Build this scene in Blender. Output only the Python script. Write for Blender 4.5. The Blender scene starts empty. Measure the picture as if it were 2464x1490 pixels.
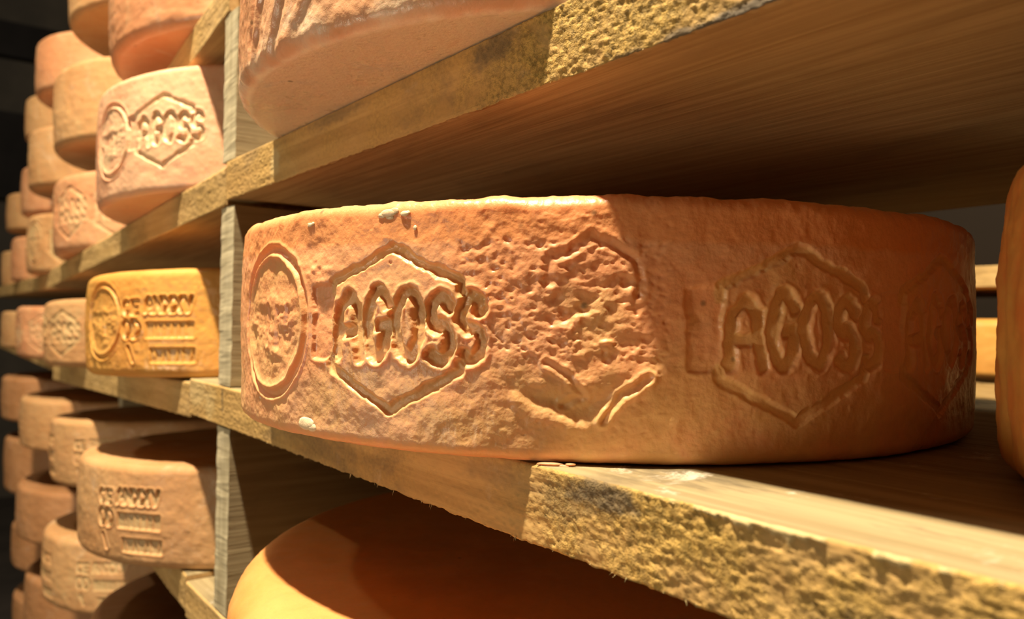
import bpy, math, random
import numpy as np
from mathutils import Matrix, Vector, Euler

# ------------------------------------------------------------------ camera
W, H = 2464, 1490
F_PX, YAW, PITCH, ROLL = 1887.0, math.radians(52.7267), math.radians(0.70445), math.radians(0.89947)
scene = bpy.context.scene
COL = scene.collection
fw = Vector((-math.sin(YAW) * math.cos(PITCH), math.cos(YAW) * math.cos(PITCH), math.sin(PITCH)))
rt = Vector((math.cos(YAW), math.sin(YAW), 0.0))
up = rt.cross(fw)
r2 = rt * math.cos(ROLL) + up * math.sin(ROLL)
u2 = -rt * math.sin(ROLL) + up * math.cos(ROLL)
cam_data = bpy.data.cameras.new('camera')
cam = bpy.data.objects.new('camera', cam_data)
COL.objects.link(cam)
cam.matrix_world = Matrix(((r2.x, u2.x, -fw.x, 0), (r2.y, u2.y, -fw.y, 0), (r2.z, u2.z, -fw.z, 0), (0, 0, 0, 1)))
cam_data.sensor_fit = 'HORIZONTAL'
cam_data.sensor_width = 23.5
cam_data.lens = F_PX / W * 23.5
cam_data.clip_start = 0.01
cam_data.clip_end = 50
cam_data.dof.use_dof = True
cam_data.dof.focus_distance = 0.262
cam_data.dof.aperture_fstop = 8.5
scene.camera = cam

# ------------------------------------------------------------------ view, world, lamps
vs = scene.view_settings
scene.display_settings.display_device = 'sRGB'
vs.view_transform = 'Standard'
vs.look = 'None'
vs.gamma = 1.0
vs.use_curve_mapping = False
vs.exposure = 0.0

world = bpy.data.worlds.new('cellar_air')
scene.world = world
world.use_nodes = True
bg = world.node_tree.nodes['Background']
bg.inputs['Color'].default_value = (1.0, 0.74, 0.44, 1)
bg.inputs['Strength'].default_value = 0.04


def lamp(name, loc, power, radius, color=(1.0, 0.83, 0.58)):
    d = bpy.data.lights.new(name, 'POINT')
    d.energy = power
    d.shadow_soft_size = radius
    d.color = color
    o = bpy.data.objects.new(name, d)
    o.location = loc
    COL.objects.link(o)
    return o


lamp('ceiling_lamp_light', (-0.270, -0.112, 1.18), 215, 0.024)
lamp('ceiling_lamp_light', (-1.35, -0.42, 1.18), 11, 0.040)
lamp('aisle_bounce_fill_light', (-0.48, -1.25, -0.28), 28, 0.12)  # added soft fill low in the aisle, stands in for bounced light
lamp('rear_aisle_lamp_light', (-0.30, 0.62, 0.30), 1.3, 0.030)

# ------------------------------------------------------------------ numeric helpers


def sstep(a, b, x):
    t = np.clip((x - a) / (b - a), 0, 1)
    return t * t * (3 - 2 * t)


def _hash(ix, iy, seed):
    n = (ix.astype(np.int64) * 374761393 + iy.astype(np.int64) * 668265263 + seed * 974634777) & 0xFFFFFFFF
    n = ((n ^ (n >> 13)) * 1274126177) & 0xFFFFFFFF
    n = n ^ (n >> 16)
    return (n & 0xFFFF) / 65535.0


def vnoise(x, y, seed=0):
    ix, iy = np.floor(x), np.floor(y)
    fx, fy = x - ix, y - iy
    ux, uy = fx * fx * fx * (fx * (fx * 6 - 15) + 10), fy * fy * fy * (fy * (fy * 6 - 15) + 10)
    a, b = _hash(ix, iy, seed), _hash(ix + 1, iy, seed)
    c, d = _hash(ix, iy + 1, seed), _hash(ix + 1, iy + 1, seed)
    return (a * (1 - ux) + b * ux) * (1 - uy) + (c * (1 - ux) + d * ux) * uy


def fbm(x, y, seed=0, octv=4, gain=0.5):
    s, a, t = 0.0, 1.0, 0.0
    for i in range(octv):
        s = s + a * (vnoise(x, y, seed + i * 17) - 0.5)
        t += a
        a *= gain
        x, y = x * 2.03 + 7.1, y * 2.03 + 3.7
    return s / t * 2.0          # about -1..1


def d_poly(x, y, pts, closed=False):
    """distance to a polyline"""
    best = np.full(np.shape(x), 1e9)
    seq = list(zip(pts[:-1], pts[1:])) + ([(pts[-1], pts[0])] if closed else [])
    for (ax, ay), (bx, by) in seq:
        dx, dy = bx - ax, by - ay
        L = dx * dx + dy * dy + 1e-12
        t = np.clip(((x - ax) * dx + (y - ay) * dy) / L, 0, 1)
        best = np.minimum(best, np.hypot(x - ax - t * dx, y - ay - t * dy))
    return best


def oval(n=20, a0=0, a1=360, rx=0.5, ry=0.5, cx=0.5, cy=0.5):
    return [(cx + rx * math.cos(math.radians(a)), cy + ry * math.sin(math.radians(a))) for a in np.linspace(a0, a1, n)]


GLYPH = {
    'A': [[(0, 0), (0.12, 0.75), (0.45, 1.0), (0.78, 0.8), (1.0, 0)], [(0.25, 0.38), (0.8, 0.38)]],
    'G': [[(1.0, 0.78)] + oval(14, 50, 320) + [(1.0, 0.45), (0.55, 0.45)]],
    'O': [oval(22)],
    'S': [[(0.95, 0.8)] + oval(10, 40, 250, 0.45, 0.27, 0.5, 0.73) + oval(10, 90, -140, 0.48, 0.27, 0.5, 0.27)],
    'N': [[(0, 0), (0, 1), (1, 0), (1, 1)]],
    'X': [[(0, 0), (1, 1)], [(0, 1), (1, 0)]],
    'V': [[(0, 1), (0.5, 0), (1, 1)]],
    'I': [[(0.5, 0), (0.5, 1)]],
    'C': [oval(14, 50, 310)],
    'E': [[(1, 0), (0, 0), (0, 1), (1, 1)], [(0, 0.5), (0.8, 0.5)]],
    'D': [[(0, 0), (0, 1)] + oval(10, 90, -90, 0.9, 0.5, 0.1, 0.5) + [(0, 0)]],
}


def d_glyph(x, y, ch, x0, x1, y0, y1):
    best = np.full(np.shape(x), 1e9)
    for st in GLYPH[ch]:
        best = np.minimum(best, d_poly(x, y, [(x0 + p[0] * (x1 - x0), y0 + p[1] * (y1 - y0)) for p in st]))
    return best


def groove(d, hw, depth, soft=0.7, lip=0.25):
    g = -depth * (1 - sstep(hw - soft, hw + soft, d))
    return g + lip * depth * np.exp(-((d - hw - soft - 0.4) / 0.7) ** 2)


def d_box(x, y, x0, x1, y0, y1):
    cx, cy = (x0 + x1) / 2, (y0 + y1) / 2
    qx, qy = np.abs(x - cx) - (x1 - x0) / 2, np.abs(y - cy) - (y1 - y0) / 2
    return np.hypot(np.maximum(qx, 0), np.maximum(qy, 0)) + np.minimum(np.maximum(qx, qy), 0)


def pressed(dist, depth, soft=0.8, lip=0.2):
    """recess where the signed distance is negative"""
    return -depth * (1 - sstep(-soft, soft, dist)) + lip * depth * np.exp(-((dist - soft - 0.5) / 0.8) ** 2)


# emblem units are millimetres: s along the rim, h above the bottom
HEX = [(0, 64.5), (25.3, 53.3), (25.3, 26.0), (0, 13.2), (-25.3, 26.0), (-25.3, 53.0)]


def hexagon(s, h, depth=1.25, letters=1.0, old=0.0):
    """hexagon groove with AGOSS across it; returns (relief, recess mask)"""
    out, m = np.zeros_like(s), np.zeros_like(s)
    near = (np.abs(s) < 44) & (h > 5) & (h < 73)
    x, y = s[near], h[near]
    x, y = x + 0.9 * fbm(x / 6, y / 6, 3, 2) + 0.35 * fbm(x / 1.8, y / 1.8, 5, 2), y + 0.9 * fbm(x / 6, y / 6, 4, 2) + 0.35 * fbm(x / 1.8, y / 1.8, 6, 2)
    d1 = d_poly(x, y, [(-25.3, 49.5), HEX[5], HEX[0], HEX[1], (25.3, 50.5)])
    d2 = d_poly(x, y, [(-25.3, 28.0), HEX[4], HEX[3], HEX[2], (25.3, 28.5)])
    g = groove(np.minimum(d1, d2), 1.55, depth, 0.85)
    ins = d_poly(x, y, [(-21.5, 50.5), (0, 60.6), (21.5, 50.8)])
    g = g + 0.45 * depth * np.exp(-(ins / 1.2) ** 2)
    dot = np.hypot(x - 0.4, y - 60.0)
    g = g + groove(dot, 1.0, 0.5 * depth)
    word = np.minimum.reduce([
        d_glyph(x, y, 'A', -22.5, -11.5, 29.5, 49.5), d_glyph(x, y, 'G', -8.6, -0.8, 30, 50.5),
        d_glyph(x, y, 'O', 2.6, 11.0, 30, 50.5), d_glyph(x, y, 'S', 14.6, 21.6, 29.5, 49),
        d_glyph(x, y, 'S', 25.4, 32.0, 29.5, 49)])
    wg = groove(word, 1.95, depth * 1.15 * letters, 0.75, 0.3)
    blk = pressed(d_box(x, y, -34.2, -25.8, 29, 51.5) - 1.0, depth * 0.9 * letters)
    roof = d_poly(x, y, [(-5, 54.5), (0.5, 52.5), (5.5, 55.5)])
    g = g + 0.5 * depth * np.exp(-(roof / 1.6) ** 2)
    out[near] = (np.minimum(np.minimum(g, wg), np.minimum(g, blk)) + np.maximum(np.maximum(wg, blk), 0) * 0.6) * (1 + 0.45 * fbm(x / 9, y / 9, 8, 2))
    m[near] = np.maximum(1 - sstep(1.0, 3.0, word), 1 - sstep(0.5, 3, np.minimum(d1, d2)))
    inside = (np.abs(x) < 25.3) & (y > 13.2 + np.abs(x) * 0.5) & (y < 64.5 - np.abs(x) * 0.45)
    m[near] = np.maximum(m[near], 0.45 * inside)
    return out, m


def roundel(s, h, depth=1.2, r=26.5):
    out, m = np.zeros_like(s), np.zeros_like(s)
    near = (np.abs(s) < 34) & (np.abs(h - 40.2) < 34)
    x, y = s[near], h[near] - 40.2
    x = x + 0.4 * fbm(x / 5, y / 5, 13, 2)
    rr = np.hypot(x, y)
    g = groove(np.abs(rr - r), 1.3, depth, 0.8, 0.3)
    g = g - 0.5 * depth * (1 - sstep(r - 6, r - 2, rr))
    worn = fbm(x / 10 + 3, y / 5, 23, 3)
    band = np.exp(-((y + 2) / 9) ** 2) * (1 - sstep(r - 7, r - 3, rr))
    txt = np.minimum.reduce([d_poly(x, y, [(6, -9), (6, 4)]), d_poly(x, y, [(-2, 5), (-3, -8)]), d_poly(x, y, [(13, -3), (14, 5)])])
    g = g + depth * 0.38 * band * (worn * 1.6 + 0.4 * fbm(x / 2.5, y / 3, 27, 2)) + groove(txt, 1.0, 0.35 * depth, 0.9, 0.3) * (rr < r - 3)
    shelf_ = np.exp(-((y - 7 - 1.5 * worn) / 2.2) ** 2) * (1 - sstep(r - 7, r - 3, rr))
    g = g + 0.35 * depth * shelf_
    low = np.exp(-((np.hypot(x - 4, y + 15)) / 7) ** 2)
    g = g + 0.5 * depth * low * (1 + worn)
    out[near] = g
    m[near] = 0.5 * (1 - sstep(r - 1, r + 2, rr))
    return out, m


def legend(s, h, depth=1.3):
    """three lines of stamped capitals, two short words beside them"""
    out, m = np.zeros_like(s), np.zeros_like(s)
    near = (np.abs(s) < 48) & (h > 4) & (h < 72)
    x, y = s[near], h[near]
    g = np.zeros_like(x)
    best = np.full(x.shape, 1e9)
    for i, ch in enumerate('ANXXV'):
        best = np.minimum(best, d_glyph(x, y, ch, -18 + i * 7.8, -12.6 + i * 7.8, 47, 57))
    for i, ch in enumerate('CE'):
        best = np.minimum(best, d_glyph(x, y, ch, -40 + i * 9, -34 + i * 9, 46, 55))
    for i, ch in enumerate('OD'):
        best = np.minimum(best, d_glyph(x, y, ch, -40 + i * 10, -33 + i * 10, 29, 41))
    best = np.minimum(best, d_poly(x, y, [(-35, 22), (-31, 12)]))
    bar1 = pressed(d_box(x, y, -17, 20, 29, 39) - 0.5, depth * 0.8)
    rib1 = d_glyph(x, y, 'I', -14, -8, 29, 39)
    for i in range(5):
        rib1 = np.minimum(rib1, d_poly(x, y, [(-8 + i * 5.5, 29), (-8 + i * 5.5, 38)]))
    bar2 = pressed(d_box(x, y, -13, 21, 11.5, 20.5) - 0.5, depth * 0.75)
    rib2 = np.full(x.shape, 1e9)
    for i in range(6):
        rib2 = np.minimum(rib2, d_poly(x, y, [(-10 + i * 5.5, 12), (-10 + i * 5.5 + (1.5 if i % 2 else -1), 20)]))
    g = np.minimum(groove(best, 1.3, depth, 0.8, 0.3), 0) + np.maximum(groove(best, 1.3, depth, 0.8, 0.3), 0)
    g = g + bar1 + 0.45 * depth * np.exp(-(rib1 / 0.9) ** 2) * (bar1 < -0.2) + bar2 + 0.45 * depth * np.exp(-(rib2 / 0.9) ** 2) * (bar2 < -0.2)
    out[near] = g
    m[near] = np.clip(-g / depth, 0, 1)
    return out, m


# ------------------------------------------------------------------ object helpers
def tag(o, label, cat, group=None, kind=None):
    o['label'] = label
    o['category'] = cat
    if group:
        o['group'] = group
    if kind:
        o['kind'] = kind
    return o


def mesh_grid(name, P, wrap_u, mats, attr=None, mat_rows=None, smooth=True, caps=None):
    """P: (nu, nv, 3). quads over the grid, optionally wrapped in u; caps = list of v rows/u columns closed with a fan"""
    nu, nv = P.shape[:2]
    verts = P.reshape(-1, 3)
    iu = np.arange(nu if wrap_u else nu - 1)
    jv = np.arange(nv - 1)
    I, J = np.meshgrid(iu, jv, indexing='ij')
    I2 = (I + 1) % nu
    q = np.stack([I * nv + J, I2 * nv + J, I2 * nv + J + 1, I * nv + J + 1], -1).reshape(-1, 4)
    me = bpy.data.meshes.new(name)
    nf = len(q)
    extra, ex_loops = [], []
    if caps:
        for loop in caps:
            extra.append(loop)
    loops = np.concatenate([q.reshape(-1)] + [np.array(l) for l in extra]) if extra else q.reshape(-1)
    starts = np.arange(nf) * 4
    if extra:
        o, st = nf * 4, []
        for l in extra:
            st.append(o)
            o += len(l)
        starts = np.concatenate([starts, st])
    me.vertices.add(len(verts))
    me.vertices.foreach_set('co', verts.astype(np.float32).reshape(-1))
    me.loops.add(len(loops))
    me.loops.foreach_set('vertex_index', loops.astype(np.int32))
    me.polygons.add(len(starts))
    me.polygons.foreach_set('loop_start', starts.astype(np.int32))
    mi = np.zeros(len(starts), np.int32)
    if mat_rows is not None:
        mi[:nf] = np.array(mat_rows)[J.reshape(-1)]
    me.polygons.foreach_set('material_index', mi)
    sm = np.full(len(starts), smooth)
    if extra:
        sm[nf:] = False
    me.polygons.foreach_set('use_smooth', sm)
    me.update(calc_edges=True)
    me.validate()
    for m in mats:
        me.materials.append(m)
    for k, v in (attr or {}).items():
        a = me.attributes.new(k, 'FLOAT', 'POINT')
        a.data.foreach_set('value', v.astype(np.float32).reshape(-1))
    return me


def obj(name, me, parent=None, loc=(0, 0, 0), rot=(0, 0, 0)):
    o = bpy.data.objects.new(name, me)
    o.location = loc
    o.rotation_euler = rot
    COL.objects.link(o)
    if parent is not None:
        o.parent = parent
    return o


# ------------------------------------------------------------------ materials
class NT:
    def __init__(s, name):
        s.m = bpy.data.materials.new(name)
        s.m.use_nodes = True
        s.t = s.m.node_tree
        s.t.nodes.clear()
        s.out = s.n('ShaderNodeOutputMaterial')
        s.b = s.n('ShaderNodeBsdfPrincipled')
        s.l(s.b.outputs[0], s.out.inputs['Surface'])

    def n(s, t, **k):
        x = s.t.nodes.new(t)
        for a, v in k.items():
            setattr(x, a, v)
        return x

    def l(s, a, b):
        s.t.links.new(a, b)

    def coords(s, scale=(1, 1, 1)):
        tc = s.n('ShaderNodeTexCoord')
        mp = s.n('ShaderNodeMapping')
        mp.inputs['Scale'].default_value = scale
        s.l(tc.outputs['Object'], mp.inputs['Vector'])
        oi = s.n('ShaderNodeObjectInfo')
        vm = s.n('ShaderNodeVectorMath', operation='SCALE')
        cx = s.n('ShaderNodeCombineXYZ')
        for i in range(3):
            s.l(oi.outputs['Random'], cx.inputs[i])
        s.l(cx.outputs[0], vm.inputs[0])
        vm.inputs['Scale'].default_value = 37.0
        ad = s.n('ShaderNodeVectorMath', operation='ADD')
        s.l(mp.outputs[0], ad.inputs[0])
        s.l(vm.outputs[0], ad.inputs[1])
        return ad.outputs[0]

    def noise(s, vec, scale, detail=4, rough=0.55, dist=0.0):
        x = s.n('ShaderNodeTexNoise')
        x.inputs['Scale'].default_value = scale
        x.inputs['Detail'].default_value = detail
        x.inputs['Roughness'].default_value = rough
        x.inputs['Distortion'].default_value = dist
        s.l(vec, x.inputs['Vector'])
        return x.outputs['Fac']

    def ramp(s, fac, stops):
        x = s.n('ShaderNodeValToRGB')
        e = x.color_ramp.elements
        e[0].position, e[0].color = stops[0][0], tuple(stops[0][1]) + (1,)
        e[1].position, e[1].color = stops[-1][0], tuple(stops[-1][1]) + (1,)
        for p, c in stops[1:-1]:
            k = e.new(p)
            k.color = tuple(c) + (1,)
        s.l(fac, x.inputs[0])
        return x.outputs[0]

    def mask(s, fac, a, b):
        x = s.n('ShaderNodeMapRange', interpolation_type='SMOOTHSTEP')
        x.inputs['From Min'].default_value = a
        x.inputs['From Max'].default_value = b
        s.l(fac, x.inputs['Value'])
        return x.outputs[0]

    def mix(s, fac, a, b, blend='MIX'):
        x = s.n('ShaderNodeMix', data_type='RGBA', blend_type=blend)
        if isinstance(fac, (int, float)):
            x.inputs[0].default_value = fac
        else:
            s.l(fac, x.inputs[0])
        for sock, v in ((x.inputs[6], a), (x.inputs[7], b)):
            if isinstance(v, tuple):
                sock.default_value = v + (1,) if len(v) == 3 else v
            else:
                s.l(v, sock)
        return x.outputs[2]

    def math(s, op, a, b=0.0):
        x = s.n('ShaderNodeMath', operation=op)
        for i, v in enumerate((a, b)):
            if isinstance(v, (int, float)):
                x.inputs[i].default_value = v
            else:
                s.l(v, x.inputs[i])
        return x.outputs[0]

    def bump(s, h, strength, dist, prev=None):
        x = s.n('ShaderNodeBump')
        x.inputs['Strength'].default_value = strength
        x.inputs['Distance'].default_value = dist
        s.l(h, x.inputs['Height'])
        if prev is not None:
            s.l(prev, x.inputs['Normal'])
        return x.outputs[0]

    def finish(s, color, rough, normal=None, sss=0.0, radius=(0.004, 0.0018, 0.0008), spec=0.5):
        s.l(color, s.b.inputs['Base Color']) if not isinstance(color, tuple) else setattr(s.b.inputs['Base Color'], 'default_value', color + (1,))
        if isinstance(rough, float):
            s.b.inputs['Roughness'].default_value = rough
        else:
            s.l(rough, s.b.inputs['Roughness'])
        if normal is not None:
            s.l(normal, s.b.inputs['Normal'])
        s.b.inputs['Specular IOR Level'].default_value = spec
        if sss:
            s.b.inputs['Subsurface Weight'].default_value = sss
            s.b.inputs['Subsurface Radius'].default_value = radius
            s.b.inputs['Subsurface Scale'].default_value = 1.0
        return s.m


def cheese_material(name, rind, deep, tan, bloom=0.25, bloom_col=(0.72, 0.62, 0.50), gloss=(0.34, 0.6), sss=0.3, spots=True, fine=1.0):
    """rind: main colour, deep: smear variation, tan: colour in recesses and bare patches"""
    t = NT(name)
    v = t.coords()
    at = t.n('ShaderNodeAttribute', attribute_name='smear')
    big = t.noise(v, 14, 4, 0.6)
    mid = t.noise(v, 55, 5, 0.6, 0.4)
    fin = t.noise(v, 420, 3, 0.6)
    c = t.mix(t.mask(big, 0.38, 0.64), rind, deep)
    tanf = t.math('ADD', at.outputs['Fac'], t.math('MULTIPLY', t.math('SUBTRACT', mid, 0.5), 1.5))
    c = t.mix(t.mask(tanf, 0.12, 0.85), c, tan)
    c = t.mix(t.math('MULTIPLY', t.mask(fin, 0.45, 0.75), 0.22), c, tuple(x * 0.72 for x in rind))
    c = t.mix(t.mask(at.outputs['Fac'], -0.08, -0.5), c, tuple(x * k for x, k in zip(rind, (0.98, 0.76, 0.55))))
    wm = t.noise(v, 30, 6, 0.72, 0.6)
    c = t.mix(t.math('MULTIPLY', t.mask(wm, 0.56, 0.74), bloom), c, bloom_col)
    if spots:
        vo = t.n('ShaderNodeTexVoronoi')
        vo.inputs['Scale'].default_value = 75
        t.l(v, vo.inputs['Vector'])
        sp = t.math('MULTIPLY', t.mask(vo.outputs['Distance'], 0.11, 0.03), t.mask(t.noise(v, 23, 2), 0.53, 0.6))
        c = t.mix(t.math('MULTIPLY', sp, 0.75), c, (0.16, 0.09, 0.04))
    rg = t.n('ShaderNodeMapRange')
    rg.inputs['From Min'].default_value, rg.inputs['From Max'].default_value = 0.35, 0.65
    rg.inputs['To Min'].default_value, rg.inputs['To Max'].default_value = gloss
    t.l(t.noise(v, 38, 4, 0.6), rg.inputs['Value'])
    nb = t.bump(t.noise(v, 900, 3, 0.6), 0.28 * fine, 0.0004)
    nb = t.bump(t.noise(v, 230, 4, 0.6), 0.4 * fine, 0.0007, nb)
    return t.finish(c, rg.outputs[0], nb, sss=sss, spec=0.45)


def wood_material(name, light, dark, stain, grain_axis=0, stain_amt=0.5, mould=None, mould_amt=0.0, rough=0.75, bump=0.5, streak=260, white=0.0):
    t = NT(name)
    sc = [1.0, 1.0, 1.0]
    sc[grain_axis] = 0.035
    v = t.coords(tuple(sc))
    u = t.coords()
    g1 = t.noise(v, streak, 4, 0.6, 0.3)
    g2 = t.noise(v, 60, 4, 0.6, 0.8)
    c = t.mix(t.mask(g1, 0.34, 0.66), dark, light)
    c = t.mix(t.math('MULTIPLY', t.mask(g2, 0.42, 0.7), 0.5), c, tuple(x * 0.78 for x in light))
    ps = [1.0, 1.0, 1.0]
    ps[grain_axis] = 0.4
    p = t.coords(tuple(ps))
    st = t.mask(t.noise(p, 26, 6, 0.68, 0.5), 0.5, 0.68)
    c = t.mix(t.math('MULTIPLY', st, stain_amt), c, stain)
    hb = t.math('ADD', t.math('MULTIPLY', g1, 0.7), t.math('MULTIPLY', g2, 0.6))
    nrm = t.bump(hb, bump, 0.0012)
    if mould is not None:
        ma = t.n('ShaderNodeAttribute', attribute_name='mould')
        mk = t.math('MULTIPLY', t.mask(t.noise(u, 22, 5, 0.65, 0.3), 0.40, 0.58), t.math('MULTIPLY', ma.outputs['Fac'], mould_amt))
        fz = t.noise(u, 520, 4, 0.7)
        mc = t.mix(t.mask(fz, 0.35, 0.62), tuple(x * 0.45 for x in mould), mould)
        c = t.mix(mk, c, mc)
        nrm = t.bump(t.math('MULTIPLY', fz, mk), 0.9, 0.0016, nrm)
    if mould is not None:
        pa = t.n('ShaderNodeAttribute', attribute_name='pale')
        c = t.mix(t.math('MULTIPLY', pa.outputs['Fac'], 0.85), c, (0.60, 0.47, 0.24))
        da = t.n('ShaderNodeAttribute', attribute_name='dark')
        c = t.mix(t.math('MULTIPLY', da.outputs['Fac'], 0.9), c, (0.09, 0.075, 0.06))
    if white:
        wm = t.math('MULTIPLY', t.mask(t.noise(u, 40, 6, 0.75, 0.4), 0.58, 0.72), white)
        c = t.mix(wm, c, (0.74, 0.70, 0.60))
    return t.finish(c, rough, nrm, spec=0.3)


def plain(name, a, b, scale, rough=0.85, bump=0.3):
    t = NT(name)
    v = t.coords()
    n = t.noise(v, scale, 6, 0.6)
    return t.finish(t.mix(t.mask(n, 0.3, 0.7), a, b), rough, t.bump(n, bump, 0.01), spec=0.3)


M_HERO = cheese_material('smeared_rind_orange', (0.88, 0.46, 0.24), (0.86, 0.37, 0.17), (0.82, 0.47, 0.20), bloom=0.10, gloss=(0.30, 0.52))
M_UPPER = cheese_material('smeared_rind_white_bloom', (0.80, 0.45, 0.26), (0.72, 0.35, 0.18), (0.93, 0.76, 0.56), bloom=0.8, gloss=(0.22, 0.45), bloom_col=(0.78, 0.68, 0.56))
M_SMOOTH = cheese_material('smooth_rind_amber', (0.78, 0.36, 0.12), (0.66, 0.28, 0.08), (0.72, 0.40, 0.13), bloom=0.06, gloss=(0.32, 0.48), fine=0.4)
M_AMBER = cheese_material('golden_rind', (0.72, 0.37, 0.09), (0.68, 0.31, 0.07), (0.64, 0.35, 0.10), bloom=0.05, gloss=(0.3, 0.5), fine=0.5)
M_PALE = cheese_material('pale_pink_rind', (0.78, 0.47, 0.29), (0.76, 0.38, 0.22), (0.72, 0.50, 0.30), bloom=0.35, gloss=(0.3, 0.55), fine=0.5)
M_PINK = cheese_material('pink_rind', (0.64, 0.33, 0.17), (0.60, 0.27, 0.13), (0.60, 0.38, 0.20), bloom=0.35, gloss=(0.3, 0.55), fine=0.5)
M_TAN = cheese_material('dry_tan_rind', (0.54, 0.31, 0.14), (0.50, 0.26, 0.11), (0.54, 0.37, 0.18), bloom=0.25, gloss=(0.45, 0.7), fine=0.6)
M_SHADED = cheese_material('shade_darkened_rind', (0.44, 0.22, 0.10), (0.38, 0.18, 0.075), (0.44, 0.28, 0.14), bloom=0.22, gloss=(0.45, 0.7), fine=0.6)  # rind darkened to brown: dimness of the lower rows put into the colour
M_RIGHT = cheese_material('dark_amber_rind', (0.66, 0.22, 0.05), (0.56, 0.16, 0.04), (0.62, 0.30, 0.07), bloom=0.03, gloss=(0.32, 0.5), fine=0.4)
M_CRUMB = cheese_material('pale_crumb', (0.95, 0.74, 0.50), (0.92, 0.66, 0.40), (0.95, 0.76, 0.54), bloom=0.05, gloss=(0.3, 0.5), spots=False, sss=0.0)

M_FACE = wood_material('board_face', (0.60, 0.39, 0.17), (0.46, 0.28, 0.11), (0.16, 0.10, 0.05), 0, 0.25, bump=0.35)
M_FACE_TOP = wood_material('board_top_face', (0.38, 0.30, 0.165), (0.26, 0.20, 0.10), (0.10, 0.08, 0.05), 0, 0.9, bump=0.7, white=0.55, streak=170)
M_EDGE = wood_material('sawn_board_edge', (0.60, 0.40, 0.17), (0.46, 0.29, 0.11), (0.26, 0.16, 0.06), 0, 0.55, mould=(0.60, 0.39, 0.12), mould_amt=0.75, bump=0.5, streak=200, white=0.12)
M_EDGE_ROUGH = wood_material('mouldy_board_edge', (0.58, 0.37, 0.14), (0.43, 0.26, 0.09), (0.12, 0.09, 0.06), 0, 0.6, mould=(0.62, 0.40, 0.11), mould_amt=1.0, bump=0.7, streak=160, white=0.12)
M_POST = wood_material('grey_upright_wood', (0.56, 0.49, 0.33), (0.42, 0.36, 0.23), (0.24, 0.18, 0.09), 2, 0.45, bump=0.5, white=0.3)
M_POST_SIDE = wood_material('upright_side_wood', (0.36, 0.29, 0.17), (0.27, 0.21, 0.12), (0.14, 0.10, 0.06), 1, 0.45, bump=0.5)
M_FIBRE = wood_material('wood_fibre', (0.62, 0.50, 0.26), (0.50, 0.38, 0.16), (0.3, 0.2, 0.1), 0, 0.2)
M_FLOOR = plain('cellar_floor_concrete', (0.035, 0.03, 0.028), (0.06, 0.05, 0.045), 6)
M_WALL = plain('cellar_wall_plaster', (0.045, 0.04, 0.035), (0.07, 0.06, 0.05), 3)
M_WALL_DARK = plain('shade_darkened_wall', (0.010, 0.006, 0.003), (0.014, 0.008, 0.004), 4)  # wall colour taken near black in place of shade behind the rack
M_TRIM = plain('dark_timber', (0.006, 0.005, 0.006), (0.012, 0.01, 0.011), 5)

# ------------------------------------------------------------------ cheese wheels
rng = np.random.default_rng(7)


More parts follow.
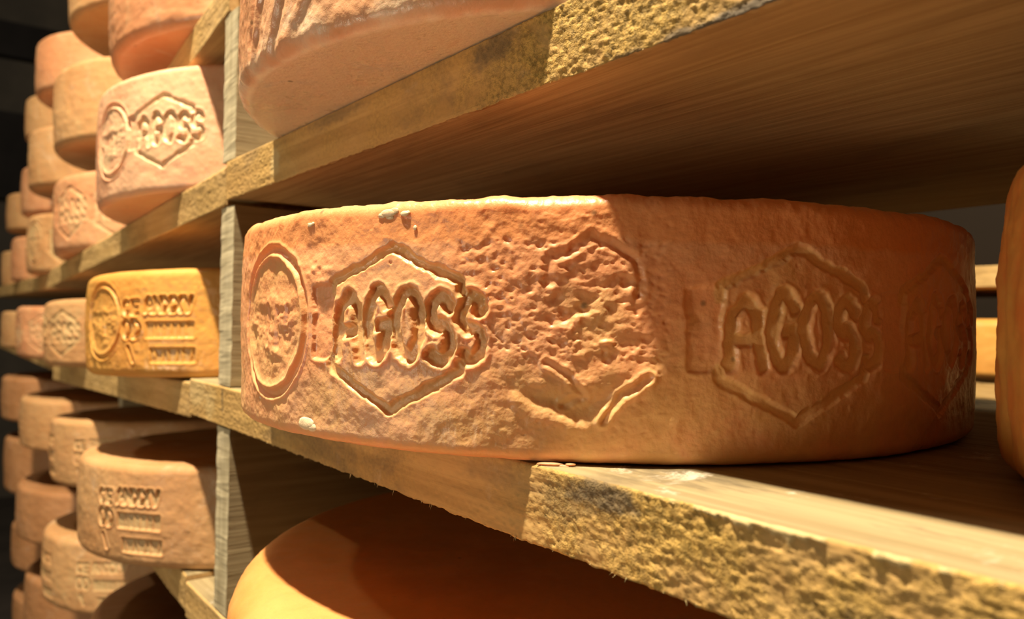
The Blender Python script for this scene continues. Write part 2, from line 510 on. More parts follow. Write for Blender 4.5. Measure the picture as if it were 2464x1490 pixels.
def wheel_mesh(name, R, Hh, mat, arcs, nh, relief=None, edge=0.006, bulge=0.0016, seed=1, lumpy=0.0009, pit=None, ragged=0.0, dish=0.0, flat_n=14, under=0.0):
    """arcs: list of (angle0, angle1, count) in degrees covering the full turn. relief(s_mm, h_mm, th)->(mm, mask)"""
    th = np.concatenate([np.linspace(math.radians(a), math.radians(b), n, endpoint=False) for a, b, n in arcs])
    nu = len(th)
    # profile: bottom centre -> bottom rim -> round -> side -> round -> top rim -> top centre
    k = 10
    a = np.linspace(0, math.pi / 2, k)
    rb = R - edge
    pr = list(np.linspace(0.004, rb, flat_n)[:-1])
    pz = [0.0] * len(pr)
    pr += list(rb + edge * np.sin(a))
    pz += list(edge - edge * np.cos(a))
    hs = np.linspace(edge, Hh - edge, nh)[1:-1]
    pr += [R] * len(hs)
    pz += list(hs)
    pr += list(rb + edge * np.cos(a))
    pz += list(Hh - edge + edge * np.sin(a))
    fl = list(np.linspace(rb, 0.004, flat_n)[1:])
    pr += fl
    pz += [Hh] * len(fl)
    pr, pz = np.array(pr), np.array(pz)
    nv = len(pr)
    TH, PR = np.meshgrid(th, pr, indexing='ij')
    PZ = np.broadcast_to(pz, TH.shape).copy()
    s = TH * R * 1000.0
    h = PZ * 1000.0
    side = sstep(R - edge * 1.05, R - edge * 0.2, PR)
    out = bulge * np.sin(np.clip(PZ / Hh, 0, 1) * math.pi) * side
    out = out + lumpy * fbm(s / 22, h / 22 + seed, seed, 4) * side
    out = out + lumpy * 0.35 * fbm(s / 4, h / 4 + seed, seed + 5, 3) * side
    smear = np.zeros_like(out)
    if relief is not None:
        rv, mk = relief(s, h, TH)
        fade = sstep(0, 0.006, PZ) * sstep(0, 0.006, Hh - PZ)
        out = out + rv * 0.001 * side * fade
        smear = smear + mk * side
    smear = smear + under * (PZ < edge) * (1 - side)
    if pit is not None:
        out = out + pit(s, h) * 0.001 * side
    R2 = PR + out
    Z2 = PZ + ragged * fbm(s / 9, PR * 60, seed + 9, 4) * sstep(R * 0.86, R, PR) * (0.35 + 0.65 * sstep(0.3, 0.95, PZ / Hh))
    top = PZ > Hh * 0.5
    flat = 1 - sstep(R * 0.55, R * 1.0, PR)
    Z2 = Z2 - dish * (1 - flat) * 0 + np.where(top, dish * flat, 0)
    Z2 = Z2 + np.where(top, 0.0006 * fbm(PR * np.cos(TH) * 60 + seed, PR * np.sin(TH) * 60, seed + 3, 3) * (1 - side), 0)
    Z2 = np.maximum(Z2, 0.0)
    P = np.stack([R2 * np.cos(TH), R2 * np.sin(TH), Z2], -1)
    bottom_cap = [i * nv for i in range(nu)][::-1]
    top_cap = [i * nv + nv - 1 for i in range(nu)]
    return mesh_grid(name, P, True, [mat], {'smear': smear}, caps=[bottom_cap, top_cap])


# --- the large wheel in front
HC, HR = (-0.2887, 0.2700), 0.1650
TH0 = math.atan2(-HC[1], -HC[0])
Z_MAIN = -0.0428
HERO_H = 0.0793
prs = np.random.default_rng(3)
PITS = [(prs.uniform(-40, 22), prs.uniform(30, 66), prs.uniform(0.35, 1.1), prs.uniform(0.15, 0.65)) for _ in range(520)]
PITS += [(prs.uniform(-20, 30), prs.uniform(8, 74), prs.uniform(0.3, 0.7), prs.uniform(0.1, 0.35)) for _ in range(200)]
PITS += [(prs.uniform(-12, 14), prs.uniform(42, 56), prs.uniform(0.8, 1.5), prs.uniform(0.5, 1.0)) for _ in range(26)]


def hero_relief(s, h, TH):
    d = (TH - TH0 + math.pi) % (2 * math.pi) - math.pi
    s = d * HR * 1000 * (0.1662 / HR)
    out, m = np.zeros_like(s), np.zeros_like(s)
    for c, dep, let in ((-65.2, 1.45, 1.05), (62.9, 1.05, 1.0), (131.5, 1.0, 1.0)):
        a, b = hexagon(s - c, h, dep, let)
        out += a
        m = np.maximum(m, b)
    a, b = roundel(s + 131.0, h, 1.35)
    out += a
    m = np.maximum(m, b)
    # the smeared, half lost hexagon between the two clear ones
    near = (np.abs(s) < 34)
    x, y = s[near] + 0.8 * fbm(s[near] / 7, h[near] / 7, 61, 3), h[near] + 0.8 * fbm(s[near] / 7, h[near] / 7, 62, 3)
    topl = d_poly(x, y, [(-13, 53), (-12.6, 61.5), (-6.8, 62.5), (-0.4, 67.3), (5, 64.5), (13, 60), (14, 50)])
    g = groove(topl, 0.9, 0.75, 1.2, 0.2)
    shape = (x > -13) & (x < 13.5) & (y < 63 - 0.28 * np.abs(x)) & (y > 34)
    low = d_poly(x, y, [(-22.5, 18.5), (-15.8, 14.5), (-4, 9.6), (5, 14.6), (18, 25)])
    bowl = -1.25 * sstep(0, 6, y - np.interp(x, [-23, -15.8, -4, 5, 18], [19, 15, 10.2, 15, 25])) * sstep(24, 17, y) * sstep(-25, -15, x) * sstep(20, 12, x)
    g = g + 1.25 * bowl + 0.45 * np.exp(-(low / 2.2) ** 2)
    lump = sstep(0.1, 0.6, fbm(x / 6 + 9, y / 5, 71, 4)) * np.exp(-((x + 1) / 12) ** 2 - ((y - 38) / 9) ** 2)
    g = g + 0.75 * lump
    cr = d_poly(x, y, [(4, 13), (9, 20), (17, 26)])
    g = g + groove(cr, 0.7, 0.8, 0.7, 0.5)
    cr = d_poly(x, y, [(-13, 30), (-6, 26), (-2, 20), (-8, 17)])
    g = g + groove(cr, 0.5, 0.5, 0.8, 0.6)
    g = g + 0.18 * fbm(x / 4, y / 3, 75, 3) * np.exp(-((y - 28) / 16) ** 2)
    out[near] += g
    m[near] = np.maximum(m[near], 0.5 * np.exp(-((x - 0) / 16) ** 2 - ((y - 40) / 18) ** 2))
    # crumpled dent above the roundel
    q = (s > -116) & (s < -84) & (h > 50)
    x, y = s[q], h[q]
    tri = np.exp(-((x + 102) / 7) ** 2 - ((y - 64) / 6.5) ** 2)
    out[q] += -1.1 * tri + 1.3 * np.exp(-((x + 100) / 9) ** 2 - ((y - 58) / 3.5) ** 2) * (0.6 + fbm(x / 6, y / 4, 81, 2))
    # wavy skin, flowing horizontally
    out += 0.10 * fbm(s / 9, h / 2.6, 91, 3) * sstep(-45, -20, s) * sstep(60, 20, s) * sstep(4, 12, h)
    out += 0.09 * fbm(s / 2.0, h / 1.5, 93, 3) * sstep(38, 8, np.abs(s + 18))
    tanv = 0.40 * sstep(40, 12, h) + 0.25 * sstep(55, 30, h) * sstep(-70, -20, s)
    m = np.clip(np.maximum(m, tanv) - 0.9 * sstep(62, 72, h), -0.4, 1.0)
    return out, m


def hero_pits(s, h):
    d = (s / (HR * 1000) - TH0 + math.pi) % (2 * math.pi) - math.pi
    s = d * HR * 1000
    out = np.zeros_like(s)
    s_row, h_col = s[:, 0], None
    for (a, b, r, dep) in PITS:
        rows = np.where(np.abs(s_row - a) < 3.2 * r)[0]
        if len(rows) == 0:
            continue
        sub_s, sub_h = s[rows], h[rows]
        out[rows] -= 0.62 * dep * np.exp(-((sub_s - a) / (r * 1.25)) ** 2 - ((sub_h - b) / r) ** 2)
    return out


t0d = math.degrees(TH0)
me = wheel_mesh('cheese_wheel', HR, HERO_H, M_HERO, [(t0d - 70, t0d + 66, 1250), (t0d + 66, t0d + 290, 160)], 250, hero_relief,
                edge=0.0042, bulge=0.0012, seed=4, lumpy=0.0008, pit=hero_pits, ragged=0.0011, flat_n=30)
hero = obj('cheese_wheel', me, None, (HC[0], HC[1], Z_MAIN + 0.0006))
tag(hero, 'big orange cheese wheel in front, stamped AGOSS in hexagons, on the middle shelf', 'cheese')


def blob_mesh(name, parts, mat, seed=0):
    """one crumbly lump built of overlapping knobbly balls; parts: (x, y, z, rx, ry, rz) in metres"""
    vs_, fs_ = [], []
    nu, nv = 18, 11
    for k, (x, y, z, rx, ry, rz) in enumerate(parts):
        base = len(vs_)
        for j in range(nv):
            v = math.pi * (j + 0.02) / (nv - 0.96)
            for i in range(nu):
                u = 2 * math.pi * i / nu
                n = 1 + 0.28 * float(fbm(np.array([i % nu / 3.0 + k * 9]), np.array([j / 2.5 + seed * 5]), seed + k, 3)[0]) * math.sin(v)
                vs_.append((x + rx * n * math.sin(v) * math.cos(u), y * 0.4 + 0.55 * ry * n * math.sin(v) * math.sin(u), z + rz * n * math.cos(v)))
        for j in range(nv - 1):
            for i in range(nu):
                fs_.append((base + j * nu + i, base + (j + 1) * nu + i, base + (j + 1) * nu + (i + 1) % nu, base + j * nu + (i + 1) % nu))
        fs_.append(tuple(base + i for i in range(nu)))
        fs_.append(tuple(base + (nv - 1) * nu + i for i in range(nu))[::-1])
    m = bpy.data.meshes.new(name)
    m.from_pydata(vs_, [], fs_)
    m.polygons.foreach_set('use_smooth', [True] * len(fs_))
    m.materials.append(mat)
    return m


def on_rim(s_mm, h_mm, parts, parent, name, label=None, mat=M_CRUMB, seed=0):
    th = TH0 + s_mm / 166.2
    pl = []
    e = Vector((-math.sin(th), math.cos(th), 0))
    nrm = Vector((math.cos(th), math.sin(th), 0))
    o = obj(name, blob_mesh(name, [(a * 0.001, b * 0.001, c * 0.001, d * 0.001, e_ * 0.001, f * 0.001) for a, b, c, d, e_, f in parts], mat, seed), parent)
    rr = HR + 0.0002
    o.location = (rr * math.cos(th), rr * math.sin(th), h_mm * 0.001)
    o.rotation_euler = (0, 0, th - math.pi / 2 + math.pi)
    if label:
        o['label'] = label
    return o


# local frame: x along the rim, y inwards(-)/outwards, z up
on_rim(-66.8, 75.2, [(0, 0, 0, 3.0, 1.0, 1.3), (2.2, 0.3, 0.6, 1.8, 0.9, 1.1), (-2.4, 0.1, -0.6, 1.8, 0.8, 0.9), (0.6, 0.2, -1.3, 1.6, 0.8, 0.8)], hero, 'rind_crumb', 'pale crumbs stuck below the top edge', seed=2)
on_rim(-60.4, 74.8, [(0, 0, 0, 1.6, 1.1, 0.9), (1.0, 0.1, 0.2, 0.9, 0.8, 0.7)], hero, 'rind_crumb', seed=3)
on_rim(-104.4, 73.6, [(0, 0, 0, 1.5, 0.8, 0.7), (1.6, 0.2, 0.3, 0.8, 0.7, 0.6)], hero, 'rind_crumb', seed=4)
on_rim(-56.5, 70.2, [(0, 0, 0, 0.7, 0.6, 0.8)], hero, 'rind_crumb', seed=5)
on_rim(-138.0, 10.9, [(0, 0, 0, 3.4, 0.7, 0.75), (-3.0, 0, 0.1, 1.6, 0.7, 0.6)], hero, 'rind_crumb', 'white drip at the foot of the roundel', seed=6)
on_rim(-155.0, 12.4, [(0, 0, 0, 1.4, 0.7, 1.3)], hero, 'rind_crumb', seed=7)
on_rim(-104.5, 5.2, [(0, 0, 0, 4.6, 1.0, 2.2), (3.5, 0, -1.0, 3.0, 0.8, 1.4)], hero, 'rind_crumb', 'pale lump near the bottom edge', seed=8)
on_rim(-11.5, -0.1, [(0, -0.6, 0, 3.6, 1.8, 0.5), (3.6, -0.4, -0.5, 2.4, 1.4, 0.5), (6.0, -0.2, 0.1, 1.6, 1.2, 0.4)], hero, 'rind_flap', 'torn pink flap of rind under the edge', mat=M_PINK, seed=9)

# --- the wheel on the shelf above
Z_UP = 0.0911
UP_TILT = 0.0117              # the upper board climbs a little and is set back a little along its length


def z_up(x):
    return Z_UP + UP_TILT * (x + 0.4743)


UC = (-0.2935, 0.2586)
U_TH = math.degrees(math.atan2(-UC[1], -UC[0]))


def upper_relief(s, h, TH):
    d = (TH - math.radians(U_TH) + math.pi) % (2 * math.pi) - math.pi
    s2 = d * 160.0
    fold = np.zeros_like(s2)
    for c, wd, dep, lean in ((-150, 3.0, 1.6, 0.10), (-138, 2.4, 1.3, 0.35), (-118, 3.5, 1.8, 0.55), (-88, 4.0, 0.7, 1.1)):
        x = s2 - c - lean * (h - 30) + 1.5 * fbm(h / 12 + c, s2 * 0, 33, 2)
        fold += dep * np.exp(-(x / wd) ** 2) - 0.6 * dep * np.exp(-((x - wd * 1.7) / (wd * 1.2)) ** 2)
    sag = 1.5 * np.exp(-((h - 6) / 6) ** 2) * (0.5 + fbm(s2 / 16, h * 0, 35, 3))
    rough = 0.28 * fbm(s2 / 4, h / 4, 37, 4)
    m = 0.3 * sstep(20, 4, h)
    return np.minimum(fold, 0.6) + 0.25 * sag + rough, m


me = wheel_mesh('cheese_wheel', 0.1562, 0.085, M_UPPER, [(U_TH - 80, U_TH + 70, 800), (U_TH + 70, U_TH + 280, 120)], 110, upper_relief,
                under=0.9, edge=0.0055, bulge=0.0004, seed=11, lumpy=0.0007, ragged=0.0008, flat_n=50)
o = obj('cheese_wheel', me, None, (UC[0], UC[1], z_up(UC[0]) + 0.0003), (0, -UP_TILT, 0))
tag(o, 'wrinkled orange cheese wheel with white bloom overhanging the shelf above the big stamped wheel', 'cheese')

me = wheel_mesh('cheese_wheel', 0.1550, 0.085, M_UPPER, [(-180, 180, 240)], 40, None, edge=0.0060, seed=12, lumpy=0.0012, flat_n=16, under=0.9)
o = obj('cheese_wheel', me, None, (0.0950, 0.2640, z_up(0.095) + 0.0003), (0, -UP_TILT, 0))
tag(o, 'added unseen wheel along the upper shelf, there to shade the middle shelf board', 'cheese')  # added out of view to keep lamp light off the board below

# --- the smooth wheel below
Z_LOW = -0.1767
me = wheel_mesh('cheese_wheel', 0.1770, 0.0730, M_SMOOTH, [(-200, -20, 420), (-20, 160, 120)], 60, lambda s, h, T: (0.5 * fbm(s / 20, h / 14, 41, 3), 0 * s),
                edge=0.0170, bulge=0.0015, seed=21, lumpy=0.0006, dish=-0.0012, flat_n=60)
o = obj('cheese_wheel', me, None, (-0.2570, 0.2690, Z_LOW))
tag(o, 'smooth unstamped amber cheese wheel under the middle shelf, only its round top showing', 'cheese')

# --- the wheel at the right end of the middle shelf


def right_relief(s, h, T):
    x = s - T * 0
    return 0.9 * fbm(s / 10, h / 40, 51, 3) - 0.8 * np.exp(-((s / 160.0 - math.radians(-150)) * 160 / 4) ** 2), 0.4 + 0.4 * fbm(s / 12, h / 50, 53, 2)


me = wheel_mesh('cheese_wheel', 0.1580, 0.0880, M_RIGHT, [(-215, -45, 330), (-45, 145, 110)], 60, right_relief, edge=0.0095, bulge=0.0025, seed=31, lumpy=0.0012, flat_n=20)
o = obj('cheese_wheel', me, None, (0.0540, 0.3070, Z_MAIN))
tag(o, 'dark amber cheese wheel standing beside the big stamped wheel on the middle shelf', 'cheese')

# ------------------------------------------------------------------ shelf boards of the near bay and far bays
YF, YB = 0.146, 0.500
TK = 0.0231
DIV1, DIV2, DIV3 = (-0.4863, -0.4627), (-1.2420, -1.2180), (-2.4400, -2.4160)


def board(name, x0, x1, zt0, zt1, label, seed, nx, rough=0.0004, ragged=0.0, fuzz=None, edge_mat=None, top_mat=None, yf=YF, skew=(0.0, 0.0), mouldy=None, stains=(), pales=()):
    """a plank: zt0/zt1 are the heights of its upper face at its two ends"""
    xs = np.linspace(x0, x1, nx)
    nt, nf = 16, (40 if fuzz is not None else 24)
    prof = []
    yt = yf + (YB - yf) * np.linspace(1, 0, nt) ** 2.0
    for y in yt[:-1]:
        prof.append((y, 0.0, 1))
    zz = np.linspace(0, -TK, nf)
    for z in zz[:-1]:
        prof.append((yf, z, 2))
    for y in yt[::-1]:
        prof.append((y, -TK, 0))
    prof.append((YB, -TK / 2, 0))
    prof.append((YB, 0.0, 1))
    pr = np.array(prof)
    X, Y0 = np.meshgrid(xs, pr[:, 0], indexing='ij')
    Z0 = np.broadcast_to(pr[:, 1], X.shape).copy()
    Y = Y0.copy()
    isf = np.broadcast_to(np.abs(pr[:, 0] - yf) < 1e-6, X.shape)
    amp = rough * np.ones_like(X)
    if fuzz is not None:
        amp = amp + fuzz(X)
    fr = isf * (amp * fbm(X * 480, Z0 * 900 + seed, seed, 3, 0.7) + 0.9 * rough * fbm(X * 30, Z0 * 110, seed + 2, 3))
    Y = Y + fr
    lowedge = isf & (Z0 < -TK + 0.0006)
    Z0 = Z0 + np.where(lowedge, 0.0007 * fbm(X * 240, X * 0 + seed, seed + 4, 4, 0.65), 0)
    # the round over at the top arris
    top_arr = isf & (Z0 > -0.0005)
    Y = Y + np.where(top_arr, 0.0008, 0)
    if ragged:
        droop = ragged * np.clip(0.42 + 0.6 * fbm(X * 75, X * 0 + seed, seed + 6, 2) + 0.75 * fbm(X * 420, X * 0 + seed, seed + 8, 3, 0.65), 0, 1.3)
        droop = droop * sstep(-0.17, -0.055, X)
        lipf = isf * sstep(1.0, 0.55, -Z0 / np.maximum(droop, 1e-5)) * (droop > 1e-4)
        lipf = lipf * sstep(0.0, 0.0016, droop)
        Y = Y - lipf * np.clip(0.0008 + 0.0007 * fbm(X * 260, Z0 * 200, seed + 12, 3), 0.0001, 0.002)
        pale = lipf
    else:
        pale = np.zeros_like(X)
    dark = np.zeros_like(X)
    wob = 0.5 * fbm(X * 260, Z0 * 500 + seed, seed + 31, 4, 0.6)
    for (sx, sz, rx, rz, am) in stains:
        dark = np.maximum(dark, am * sstep(1.25, 0.45, np.hypot((X - sx) / rx, (Z0 - sz) / rz) + wob))
    for (sx, sz, rx, rz, am) in pales:
        pale = np.maximum(pale, am * sstep(1.25, 0.45, np.hypot((X - sx) / rx, (Z0 - sz) / rz) + wob))
    Z = Z0 + zt0 + (zt1 - zt0) * (X - x0) / (x1 - x0)
    Y = Y + (skew[0] + (skew[1] - skew[0]) * (X - x0) / (x1 - x0)) * (1 - np.clip((Y0 - yf) / (YB - yf), 0, 1))
    cx, cz = (x0 + x1) / 2, (zt0 + zt1) / 2
    mo = mouldy(X) if mouldy is not None else np.full_like(X, 0.35)
    P = np.stack([X - cx, Y - (YF + YB) / 2, Z - cz], -1)
    nv = len(pr)
    em = edge_mat or M_EDGE
    rows = [int(p[2]) for p in prof]
    me = mesh_grid(name, P, False, [M_FACE, top_mat or M_FACE_TOP, em], {'mould': mo, 'pale': pale, 'dark': dark}, mat_rows=rows, smooth=False,
                   caps=[list(range(nv))[::-1][1:], [(nx - 1) * nv + j for j in range(nv)][1:]])
    me.polygons.foreach_set('use_smooth', [len(p.vertices) == 4 and p.material_index == 2 for p in me.polygons])
    o = obj(name, me, None, (cx, (YF + YB) / 2, cz))
    tag(o, label, 'shelf board', 'wooden shelf boards of the rack')
    return o


def fibres(parent, n, xr, zf, ln, seed, label, yfn=lambda x: YF):
    """loose splinters hanging from an arris, one mesh; coordinates are world, moved to the parent's frame"""
    r = random.Random(seed)
    vs_, fs_ = [], []
    for _ in range(n):
        x = r.uniform(*xr)
        z = zf(x) + 0.0004
        L = ln * r.uniform(0.3, 1.0) ** 1.5
        ang = r.uniform(-1.0, 1.0)
        wd = r.uniform(0.00008, 0.0002)
        p = Vector((x, yfn(x) - 0.0002, z))
        d = Vector((math.sin(ang) * 0.7, -0.25 + r.uniform(-.2, .2), -math.cos(ang)))
        b = len(vs_)
        seg = 4
        for k in range(seg + 1):
            t = k / seg
            q = p + d * (L * t) + Vector((r.uniform(-1, 1), r.uniform(-1, 1), 0)) * 0.00012
            w = wd * (1 - 0.85 * t)
            vs_ += [tuple(q + Vector((w, 0, 0))), tuple(q + Vector((-w * .5, w * .8, 0))), tuple(q + Vector((-w * .5, -w * .8, 0)))]
        for k in range(seg):
            for i in range(3):
                fs_.append((b + k * 3 + i, b + k * 3 + (i + 1) % 3, b + k * 3 + 3 + (i + 1) % 3, b + k * 3 + 3 + i))
    m = bpy.data.meshes.new('wood_fibre')
    m.from_pydata([tuple(Vector(v) - parent.location) for v in vs_], [], fs_)
    m.materials.append(M_FIBRE)
    o = obj('wood_fibres', m, parent)
    o['kind'] = 'stuff'
    o['label'] = label
    return o


GAP = 0.0004
b_main = board('shelf_board', -0.5430, 0.44, Z_MAIN, Z_MAIN, 'middle shelf board carrying the big stamped wheel, ragged mouldy front edge', 101, 1500, 0.0003, 0.0052,
               lambda X: 0.00026 * sstep(-0.22, -0.12, X), M_EDGE_ROUGH, mouldy=lambda X: 0.25 + 0.75 * sstep(-0.21, -0.13, X),
               stains=((-0.152, -0.004, 0.016, 0.0055, 0.85), (-0.168, -0.009, 0.010, 0.007, 0.4), (-0.2, -0.006, 0.02, 0.004, 0.3), (-0.474, -0.007, 0.0018, 0.009, 0.7), (-0.075, -0.017, 0.02, 0.006, 0.3)),
               pales=((-0.528, -0.006, 0.024, 0.012, 0.6), (-0.499, -0.012, 0.012, 0.012, 0.5)))
fibres(b_main, 46, (-0.40, -0.06), lambda x: Z_MAIN - TK, 0.0022, 5, 'pale splinters along the lower edge')
b_up = board('shelf_board', -0.4743, 0.44, Z_UP, z_up(0.44), 'upper shelf board with yellow mould above the big stamped wheel', 102, 1300, 0.0003, 0.0,
             lambda X: 0.00026 * sstep(-0.27, -0.16, X), M_EDGE_ROUGH, mouldy=lambda X: 0.3 + 0.7 * sstep(-0.25, -0.18, X),
             stains=((-0.112, -0.0225, 0.022, 0.0027, 1.0), (-0.132, -0.0225, 0.007, 0.0018, 0.9), (-0.150, -0.0228, 0.006, 0.0012, 0.7), (-0.210, -0.005, 0.014, 0.006, 0.7), (-0.33, -0.003, 0.03, 0.003, 0.5)),
             pales=((-0.399, -0.012, 0.006, 0.008, 0.8),), skew=(0.0, 0.0169))
fibres(b_up, 30, (-0.42, -0.10), lambda x: z_up(x) - TK, 0.0012, 6, 'pale splinters along the lower edge', lambda x: YF + 0.0169 * (x + 0.4743) / 0.9143)
board('shelf_board', -0.5430, 0.44, -0.1767, -0.1767, 'lower shelf board under the smooth amber wheel, pale end showing beside the post', 103, 500)
# far bays: (key, z at the first upright, z at the second upright, z of the bay beyond)
LV = {
    'Z': (0.350, 0.336, 0.337), 'A': (0.2050, 0.1800, 0.1880), 'B': (0.0885, 0.0575, 0.0575), 'C': (-0.0428, -0.0690, -0.0705),
    'D': (-0.1705, -0.2050, -0.2080), 'E': (-0.3080, -0.3400, -0.3460), 'F': (-0.4450, -0.4850, -0.4930), 'G': (-0.5800, -0.6130, -0.6150)}
NAMES = {'Z': 'topmost', 'A': 'second', 'B': 'third', 'C': 'fourth', 'D': 'fifth', 'E': 'sixth', 'F': 'seventh', 'G': 'eighth'}
XE1 = {'C': -0.5445, 'D': -0.5445}
SK = {'Z': (0.06, 0.08), 'A': (0.045, 0.07), 'B': (0.0, 0.012), 'C': (0.005, 0.03), 'D': (0.045, 0.07), 'E': (0.05, 0.07), 'F': (0.06, 0.08), 'G': (0.07, 0.09)}
zat1, zat2 = {}, {}
for i, (k, (za, zb, zc)) in enumerate(LV.items()):
    xa = XE1.get(k, -0.4752)
    xm = -1.2300
    za2 = za + (zb - za) * (xa + 0.475) / (xm + 0.475)
    zat1[k] = (lambda za=za, zb=zb: (lambda x: za + (zb - za) * (x + 0.475) / (-1.230 + 0.475)))()
    zat2[k] = (lambda zc=zc: (lambda x: zc))()
    board('shelf_board', xm + GAP, xa, zb, za2, 'shelf board behind the post, %s level from the top' % NAMES[k], 110 + i, 420, 0.0005, yf=YF + (0.0004 if k in 'CD' else 0), skew=(SK[k][0], 0.0) if k not in 'ZEFG' else (SK[k][0], SK[k][0]))
    board('shelf_board', -2.4300, xm - GAP, zc, zc, 'far shelf board beyond the second post, %s level from the top' % NAMES[k], 130 + i, 260, 0.0006, skew=(SK[k][1], SK[k][1]))


# ------------------------------------------------------------------ uprights, notched for the boards
def upright(name, x0, x1, slots, label, zlo=-1.04, zhi=0.62, yf=YF):
    """slots: (z low, z high) where boards pass; the panel is whole behind them"""
    vs_, fs_, mi = [], [], []
    slots = sorted(slots)
    segs, z = [], zlo
    for a, b in slots:
        if a > z:
            segs.append((z, a))
        z = max(z, b)
    segs.append((z, zhi))

    def box(xa, xb, ya, yb, za, zb, fine):
        nz = max(2, int((zb - za) / 0.002)) if fine else 2
        zs = np.linspace(za, zb, nz)
        ny = 8 if fine else 2
        base = len(vs_)
        ring = [(xa, ya), ((xa + xb) * .5, ya), (xb, ya)] + [(xb, ya + (yb - ya) * t) for t in np.linspace(0.01, 1, ny)] + [(xa, yb)]
        nr = len(ring)
        for zz in zs:
            for j, (x, y) in enumerate(ring):
                if fine and j < 3:
                    y = y + 0.0005 * float(fbm(np.array([zz * 220 + x * 500]), np.array([j * 1.7]), 77, 3)[0]) + (0.0006 if j in (0, 2) else 0)
                    x = x + 0.0002 * float(fbm(np.array([zz * 90]), np.array([j * 3.1 + 9]), 78, 3)[0])
                vs_.append((x, y, zz))
        for k in range(len(zs) - 1):
            for j in range(nr):
                fs_.append((base + k * nr + j, base + k * nr + (j + 1) % nr, base + (k + 1) * nr + (j + 1) % nr, base + (k + 1) * nr + j))
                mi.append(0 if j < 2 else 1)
        fs_.append(tuple(base + j for j in range(nr))[::-1])
        mi.append(1)
        fs_.append(tuple(base + (len(zs) - 1) * nr + j for j in range(nr)))
        mi.append(1)

    for a, b in segs:
        box(x0, x1, yf + 0.0006, YB + 0.004, a, b, a > -0.75)
    box(x0, x1, YB + 0.004, YB + 0.03, zlo, zhi, False)
    m = bpy.data.meshes.new(name)
    m.from_pydata(vs_, [], fs_)
    m.materials.append(M_POST)
    m.materials.append(M_POST_SIDE)
    m.polygons.foreach_set('material_index', mi)
    o = obj(name, m)
    tag(o, label, 'post')
    return o


G2 = 0.0007
s1, s2, s3 = [], [], []
for k, (za, zb, zc) in LV.items():
    f = zat1[k]
    zs_ = [f(DIV1[0]), f(DIV1[1] - 0.012)]
    if k == 'B':
        zs_ += [Z_UP]
    if k == 'C':
        zs_ += [Z_MAIN]
    if k == 'D':
        zs_ = [-0.1767]
    s1.append((min(zs_) - TK - G2, max(zs_) + G2))
    zs_ = [f(DIV2[1]), f(-1.23), zc]
    s2.append((min(zs_) - TK - G2, max(zs_) + G2))
    s3.append((zc - TK - G2, zc + G2))
upright('upright_post', *DIV1, s1, 'pale grey wooden post beside the big stamped wheel')
upright('upright_post', *DIV2, s2, 'far wooden post half hidden by the stacked columns of wheels', yf=0.235)
upright('upright_post', *DIV3, s3, 'last wooden post at the dark end of the rack', yf=0.36)

# ------------------------------------------------------------------ the receding columns of wheels
XN = {1: -0.665, 2: -1.040, 3: -1.420, 4: -1.800, 5: -2.190}


def ring_relief(kind, seed):
    def f(s, h, T):
        h2 = h * (78.0 / 80.0)
        out, m = np.zeros_like(s), np.zeros_like(s)
        per = 66.0 if kind != 'legend' else 104.0
        n = int(2 * math.pi * 155 / per)
        per = 2 * math.pi * 155.0 / n
        idx = np.floor((s + 500 * per) / per)
        x = (s + 500 * per) - (idx + 0.5) * per
        if kind == 'hex':
            a, b = hexagon(x, h2, 1.3)
            c, d = roundel(x, h2, 1.3)
            out = np.where(idx % 3 == 0, c, a)
            m = np.where(idx % 3 == 0, d, b)
        elif kind == 'legend':
            a, b = legend(x, h2, 1.4)
            out, m = a, b
        m = np.clip(m * 0.8 + 0.5 * fbm(s / 30, h / 30, seed, 3), 0, 1)
        out = out + 0.35 * fbm(s / 14, h / 5, seed + 2, 3)
        return out, m
    return f


WR, WH = 0.155, 0.080
VAR = {}
for nm, kind, mat, sd in (('hex_pink', 'hex', M_PINK, 201), ('hex_tan', 'hex', M_TAN, 203), ('plain_tan', 'plain', M_TAN, 205), ('plain_pink', 'plain', M_PINK, 206),
                          ('legend_tan', 'legend', M_TAN, 207), ('legend_pink', 'legend', M_PINK, 209), ('plain_shaded', 'plain', M_SHADED, 211), ('legend_shaded', 'legend', M_SHADED, 213)):
    VAR[nm] = wheel_mesh('cheese_wheel', WR, WH, mat, [(-180, 180, 620)], 70, ring_relief(kind, sd), edge=0.0075, bulge=0.0018, seed=sd, lumpy=0.0008, flat_n=12)


def front_relief(fn, th_c, extra=None):
    def f(s, h, T):
        d = (T - th_c + math.pi) % (2 * math.pi) - math.pi
        x = d * WR * 1000
        out, m = fn(x, h)
        if extra:
            for (off, fn2) in extra:
                a, b = fn2(x - off, h)
                out, m = out + a, np.maximum(m, b)
        return out + 0.3 * fbm(s / 12, h / 9, 301, 3), m
    return f


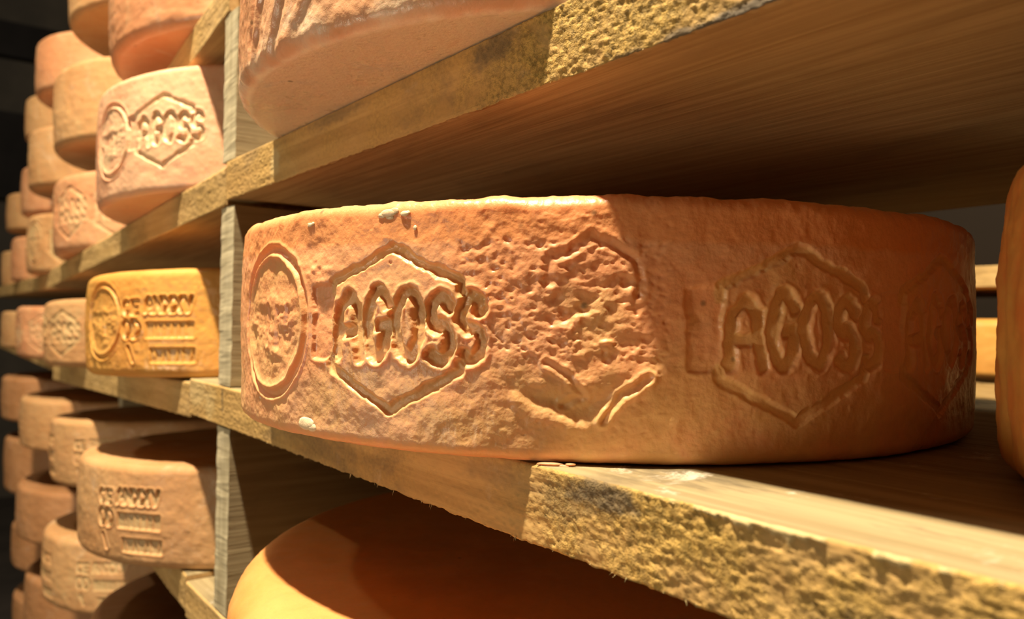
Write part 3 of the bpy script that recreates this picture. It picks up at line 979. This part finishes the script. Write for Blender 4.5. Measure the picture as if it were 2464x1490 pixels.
# direction on a wheel that faces the camera from column 1
TF = math.atan2(-0.26, 0.665)
HERO1 = {
    'B': wheel_mesh('cheese_wheel', WR, 0.0885, M_PALE, [(-130, 20, 620), (20, 230, 120)], 130,
                    front_relief(lambda x, h: hexagon(x, (h - 44) * 1.03 + 39, 1.6), TF - 0.63, [(-60.0, lambda x, h: roundel(x, (h - 44) + 40, 1.5))]), edge=0.0055, seed=221, lumpy=0.0007),
    'C': wheel_mesh('cheese_wheel', WR, 0.0755, M_AMBER, [(-130, 20, 620), (20, 230, 120)], 120,
                    front_relief(lambda x, h: legend(x, h * 1.03, 1.9), TF - 0.54, [(-70.0, lambda x, h: roundel(x, h, 1.6))]), edge=0.0065, seed=223, lumpy=0.0009),
    'D': wheel_mesh('cheese_wheel', WR, 0.0700, M_TAN, [(-130, 20, 620), (20, 230, 120)], 120,
                    front_relief(lambda x, h: legend(x, h * 1.08, 1.9), TF - 0.66), edge=0.006, seed=225, lumpy=0.0007),
}
KIND_TXT = {'hex_pink': 'pinkish hexagon-stamped cheese wheel', 'hex_tan': 'tan hexagon-stamped cheese wheel', 'plain_tan': 'plain tan cheese wheel',
            'plain_pink': 'plain pinkish cheese wheel', 'legend_tan': 'tan letter-stamped cheese wheel', 'legend_pink': 'pinkish letter-stamped cheese wheel',
            'plain_shaded': 'plain shade-darkened cheese wheel', 'legend_shaded': 'shade-darkened letter-stamped cheese wheel'}
ORD = {1: 'first', 2: 'second', 3: 'third', 4: 'fourth', 5: 'fifth'}
SP = {('B', 1): 'pink cheese wheel stamped with a roundel and an AGOSS hexagon, touching the grey post',
      ('C', 1): 'golden cheese wheel stamped with three lines of lettering, touching the grey post',
      ('D', 1): 'tan cheese wheel with three stamped lines below the golden wheel, beside the grey post'}
# row, column, centre y, height, variant, turn
WHEELS = [
    ('Z', 2, 0.293, 0.085, 'plain_tan', 20), ('Z', 3, 0.299, 0.083, 'plain_pink', 50), ('Z', 4, 0.321, 0.080, 'plain_tan', 90),
    ('A', 1, 0.273, 0.088, 'plain_pink', 10), ('A', 2, 0.280, 0.091, 'plain_tan', 130), ('A', 3, 0.292, 0.091, 'plain_tan', 200), ('A', 4, 0.317, 0.092, 'plain_pink', 33), ('A', 5, 0.323, 0.086, 'plain_tan', 66),
    ('B', 1, 0.266, 0.0885, None, 0), ('B', 2, 0.282, 0.0875, 'hex_pink', 18), ('B', 3, 0.292, 0.090, 'hex_tan', 40), ('B', 4, 0.303, 0.085, 'plain_pink', 80), ('B', 5, 0.315, 0.082, 'plain_tan', 15),
    ('C', 1, 0.261, 0.0755, None, 0), ('C', 2, 0.275, 0.0745, 'hex_tan', -6), ('C', 3, 0.281, 0.078, 'hex_pink', 31), ('C', 4, 0.289, 0.070, 'plain_tan', 80),
    ('D', 1, 0.258, 0.0700, None, 0), ('D', 2, 0.284, 0.0735, 'legend_tan', 10), ('D', 3, 0.288, 0.076, 'plain_tan', 70), ('D', 4, 0.292, 0.082, 'plain_shaded', 110),
    ('E', 1, 0.268, 0.0780, 'legend_shaded', 40), ('E', 2, 0.279, 0.0800, 'legend_tan', -24), ('E', 3, 0.286, 0.080, 'plain_shaded', 25), ('E', 4, 0.299, 0.104, 'plain_shaded', 64),
    ('F', 3, 0.300, 0.0880, 'plain_shaded', 155), ('F', 4, 0.314, 0.0800, 'plain_shaded', 12), ('G', 4, 0.319, 0.0640, 'plain_shaded', 99),
]
for (k, n, cy, hh, var, turn) in WHEELS:
    x = XN[n]
    if n <= 2:
        z = zat1[k](x) + (0.0016 if (k, n) == ('C', 1) else 0.0)
        sl = math.atan2(LV[k][0] - LV[k][1], 0.755)
    else:
        z = zat2[k](x)
        sl = 0.0
    if var is None:
        o = obj('cheese_wheel', HERO1[k], None, (x, cy, z + 0.0004), (0, -sl, 0))
        lab = SP[(k, n)]
    else:
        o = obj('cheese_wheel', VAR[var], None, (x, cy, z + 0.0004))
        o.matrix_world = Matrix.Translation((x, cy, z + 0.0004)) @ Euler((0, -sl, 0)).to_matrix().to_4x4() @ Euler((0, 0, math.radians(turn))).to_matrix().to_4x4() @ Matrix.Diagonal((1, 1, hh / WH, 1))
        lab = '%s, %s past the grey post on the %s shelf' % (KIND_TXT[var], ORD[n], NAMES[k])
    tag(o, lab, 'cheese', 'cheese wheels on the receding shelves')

# ------------------------------------------------------------------ rack of the aisle behind, seen through the gap
RY = 0.93


def rear_board(z, y, label, seed):
    o = board('shelf_board', -1.2, 0.5, z, z, label, seed, 300, 0.0005, yf=YF)
    o.location.y += y - YF
    o['group'] = 'shelf boards of the rack behind'
    return o


rear_board(0.0665, RY, 'higher of two bright boards seen through the gap behind the wheels', 161)
rear_board(-0.0560, RY, 'lower of two bright boards seen through the gap behind the wheels', 162)
me = wheel_mesh('cheese_wheel', 0.155, 0.0640, M_AMBER, [(-180, 180, 260)], 30, None, edge=0.008, seed=241, lumpy=0.0012, flat_n=8)
o = obj('cheese_wheel', me, None, (-0.37, RY + 0.145, -0.0560))
tag(o, 'yellow cheese wheel on the rack behind, seen through the gap between two wheels', 'cheese')


# ------------------------------------------------------------------ room shell
def slab(name, x0, x1, y0, y1, z0, z1, m):
    v = [(x, y, z) for x in (x0, x1) for y in (y0, y1) for z in (z0, z1)]
    f = [(0, 1, 3, 2), (4, 6, 7, 5), (0, 4, 5, 1), (2, 3, 7, 6), (0, 2, 6, 4), (1, 5, 7, 3)]
    me_ = bpy.data.meshes.new(name)
    me_.from_pydata(v, [], f)
    me_.materials.append(m)
    o_ = obj(name, me_)
    o_['kind'] = 'structure'
    return o_


slab('floor', -5.2, 3.0, -1.6, 1.42, -1.12, -1.04, M_FLOOR)
slab('wall_end', -5.3, -5.2, -1.6, 1.5, -1.12, 2.4, M_WALL)
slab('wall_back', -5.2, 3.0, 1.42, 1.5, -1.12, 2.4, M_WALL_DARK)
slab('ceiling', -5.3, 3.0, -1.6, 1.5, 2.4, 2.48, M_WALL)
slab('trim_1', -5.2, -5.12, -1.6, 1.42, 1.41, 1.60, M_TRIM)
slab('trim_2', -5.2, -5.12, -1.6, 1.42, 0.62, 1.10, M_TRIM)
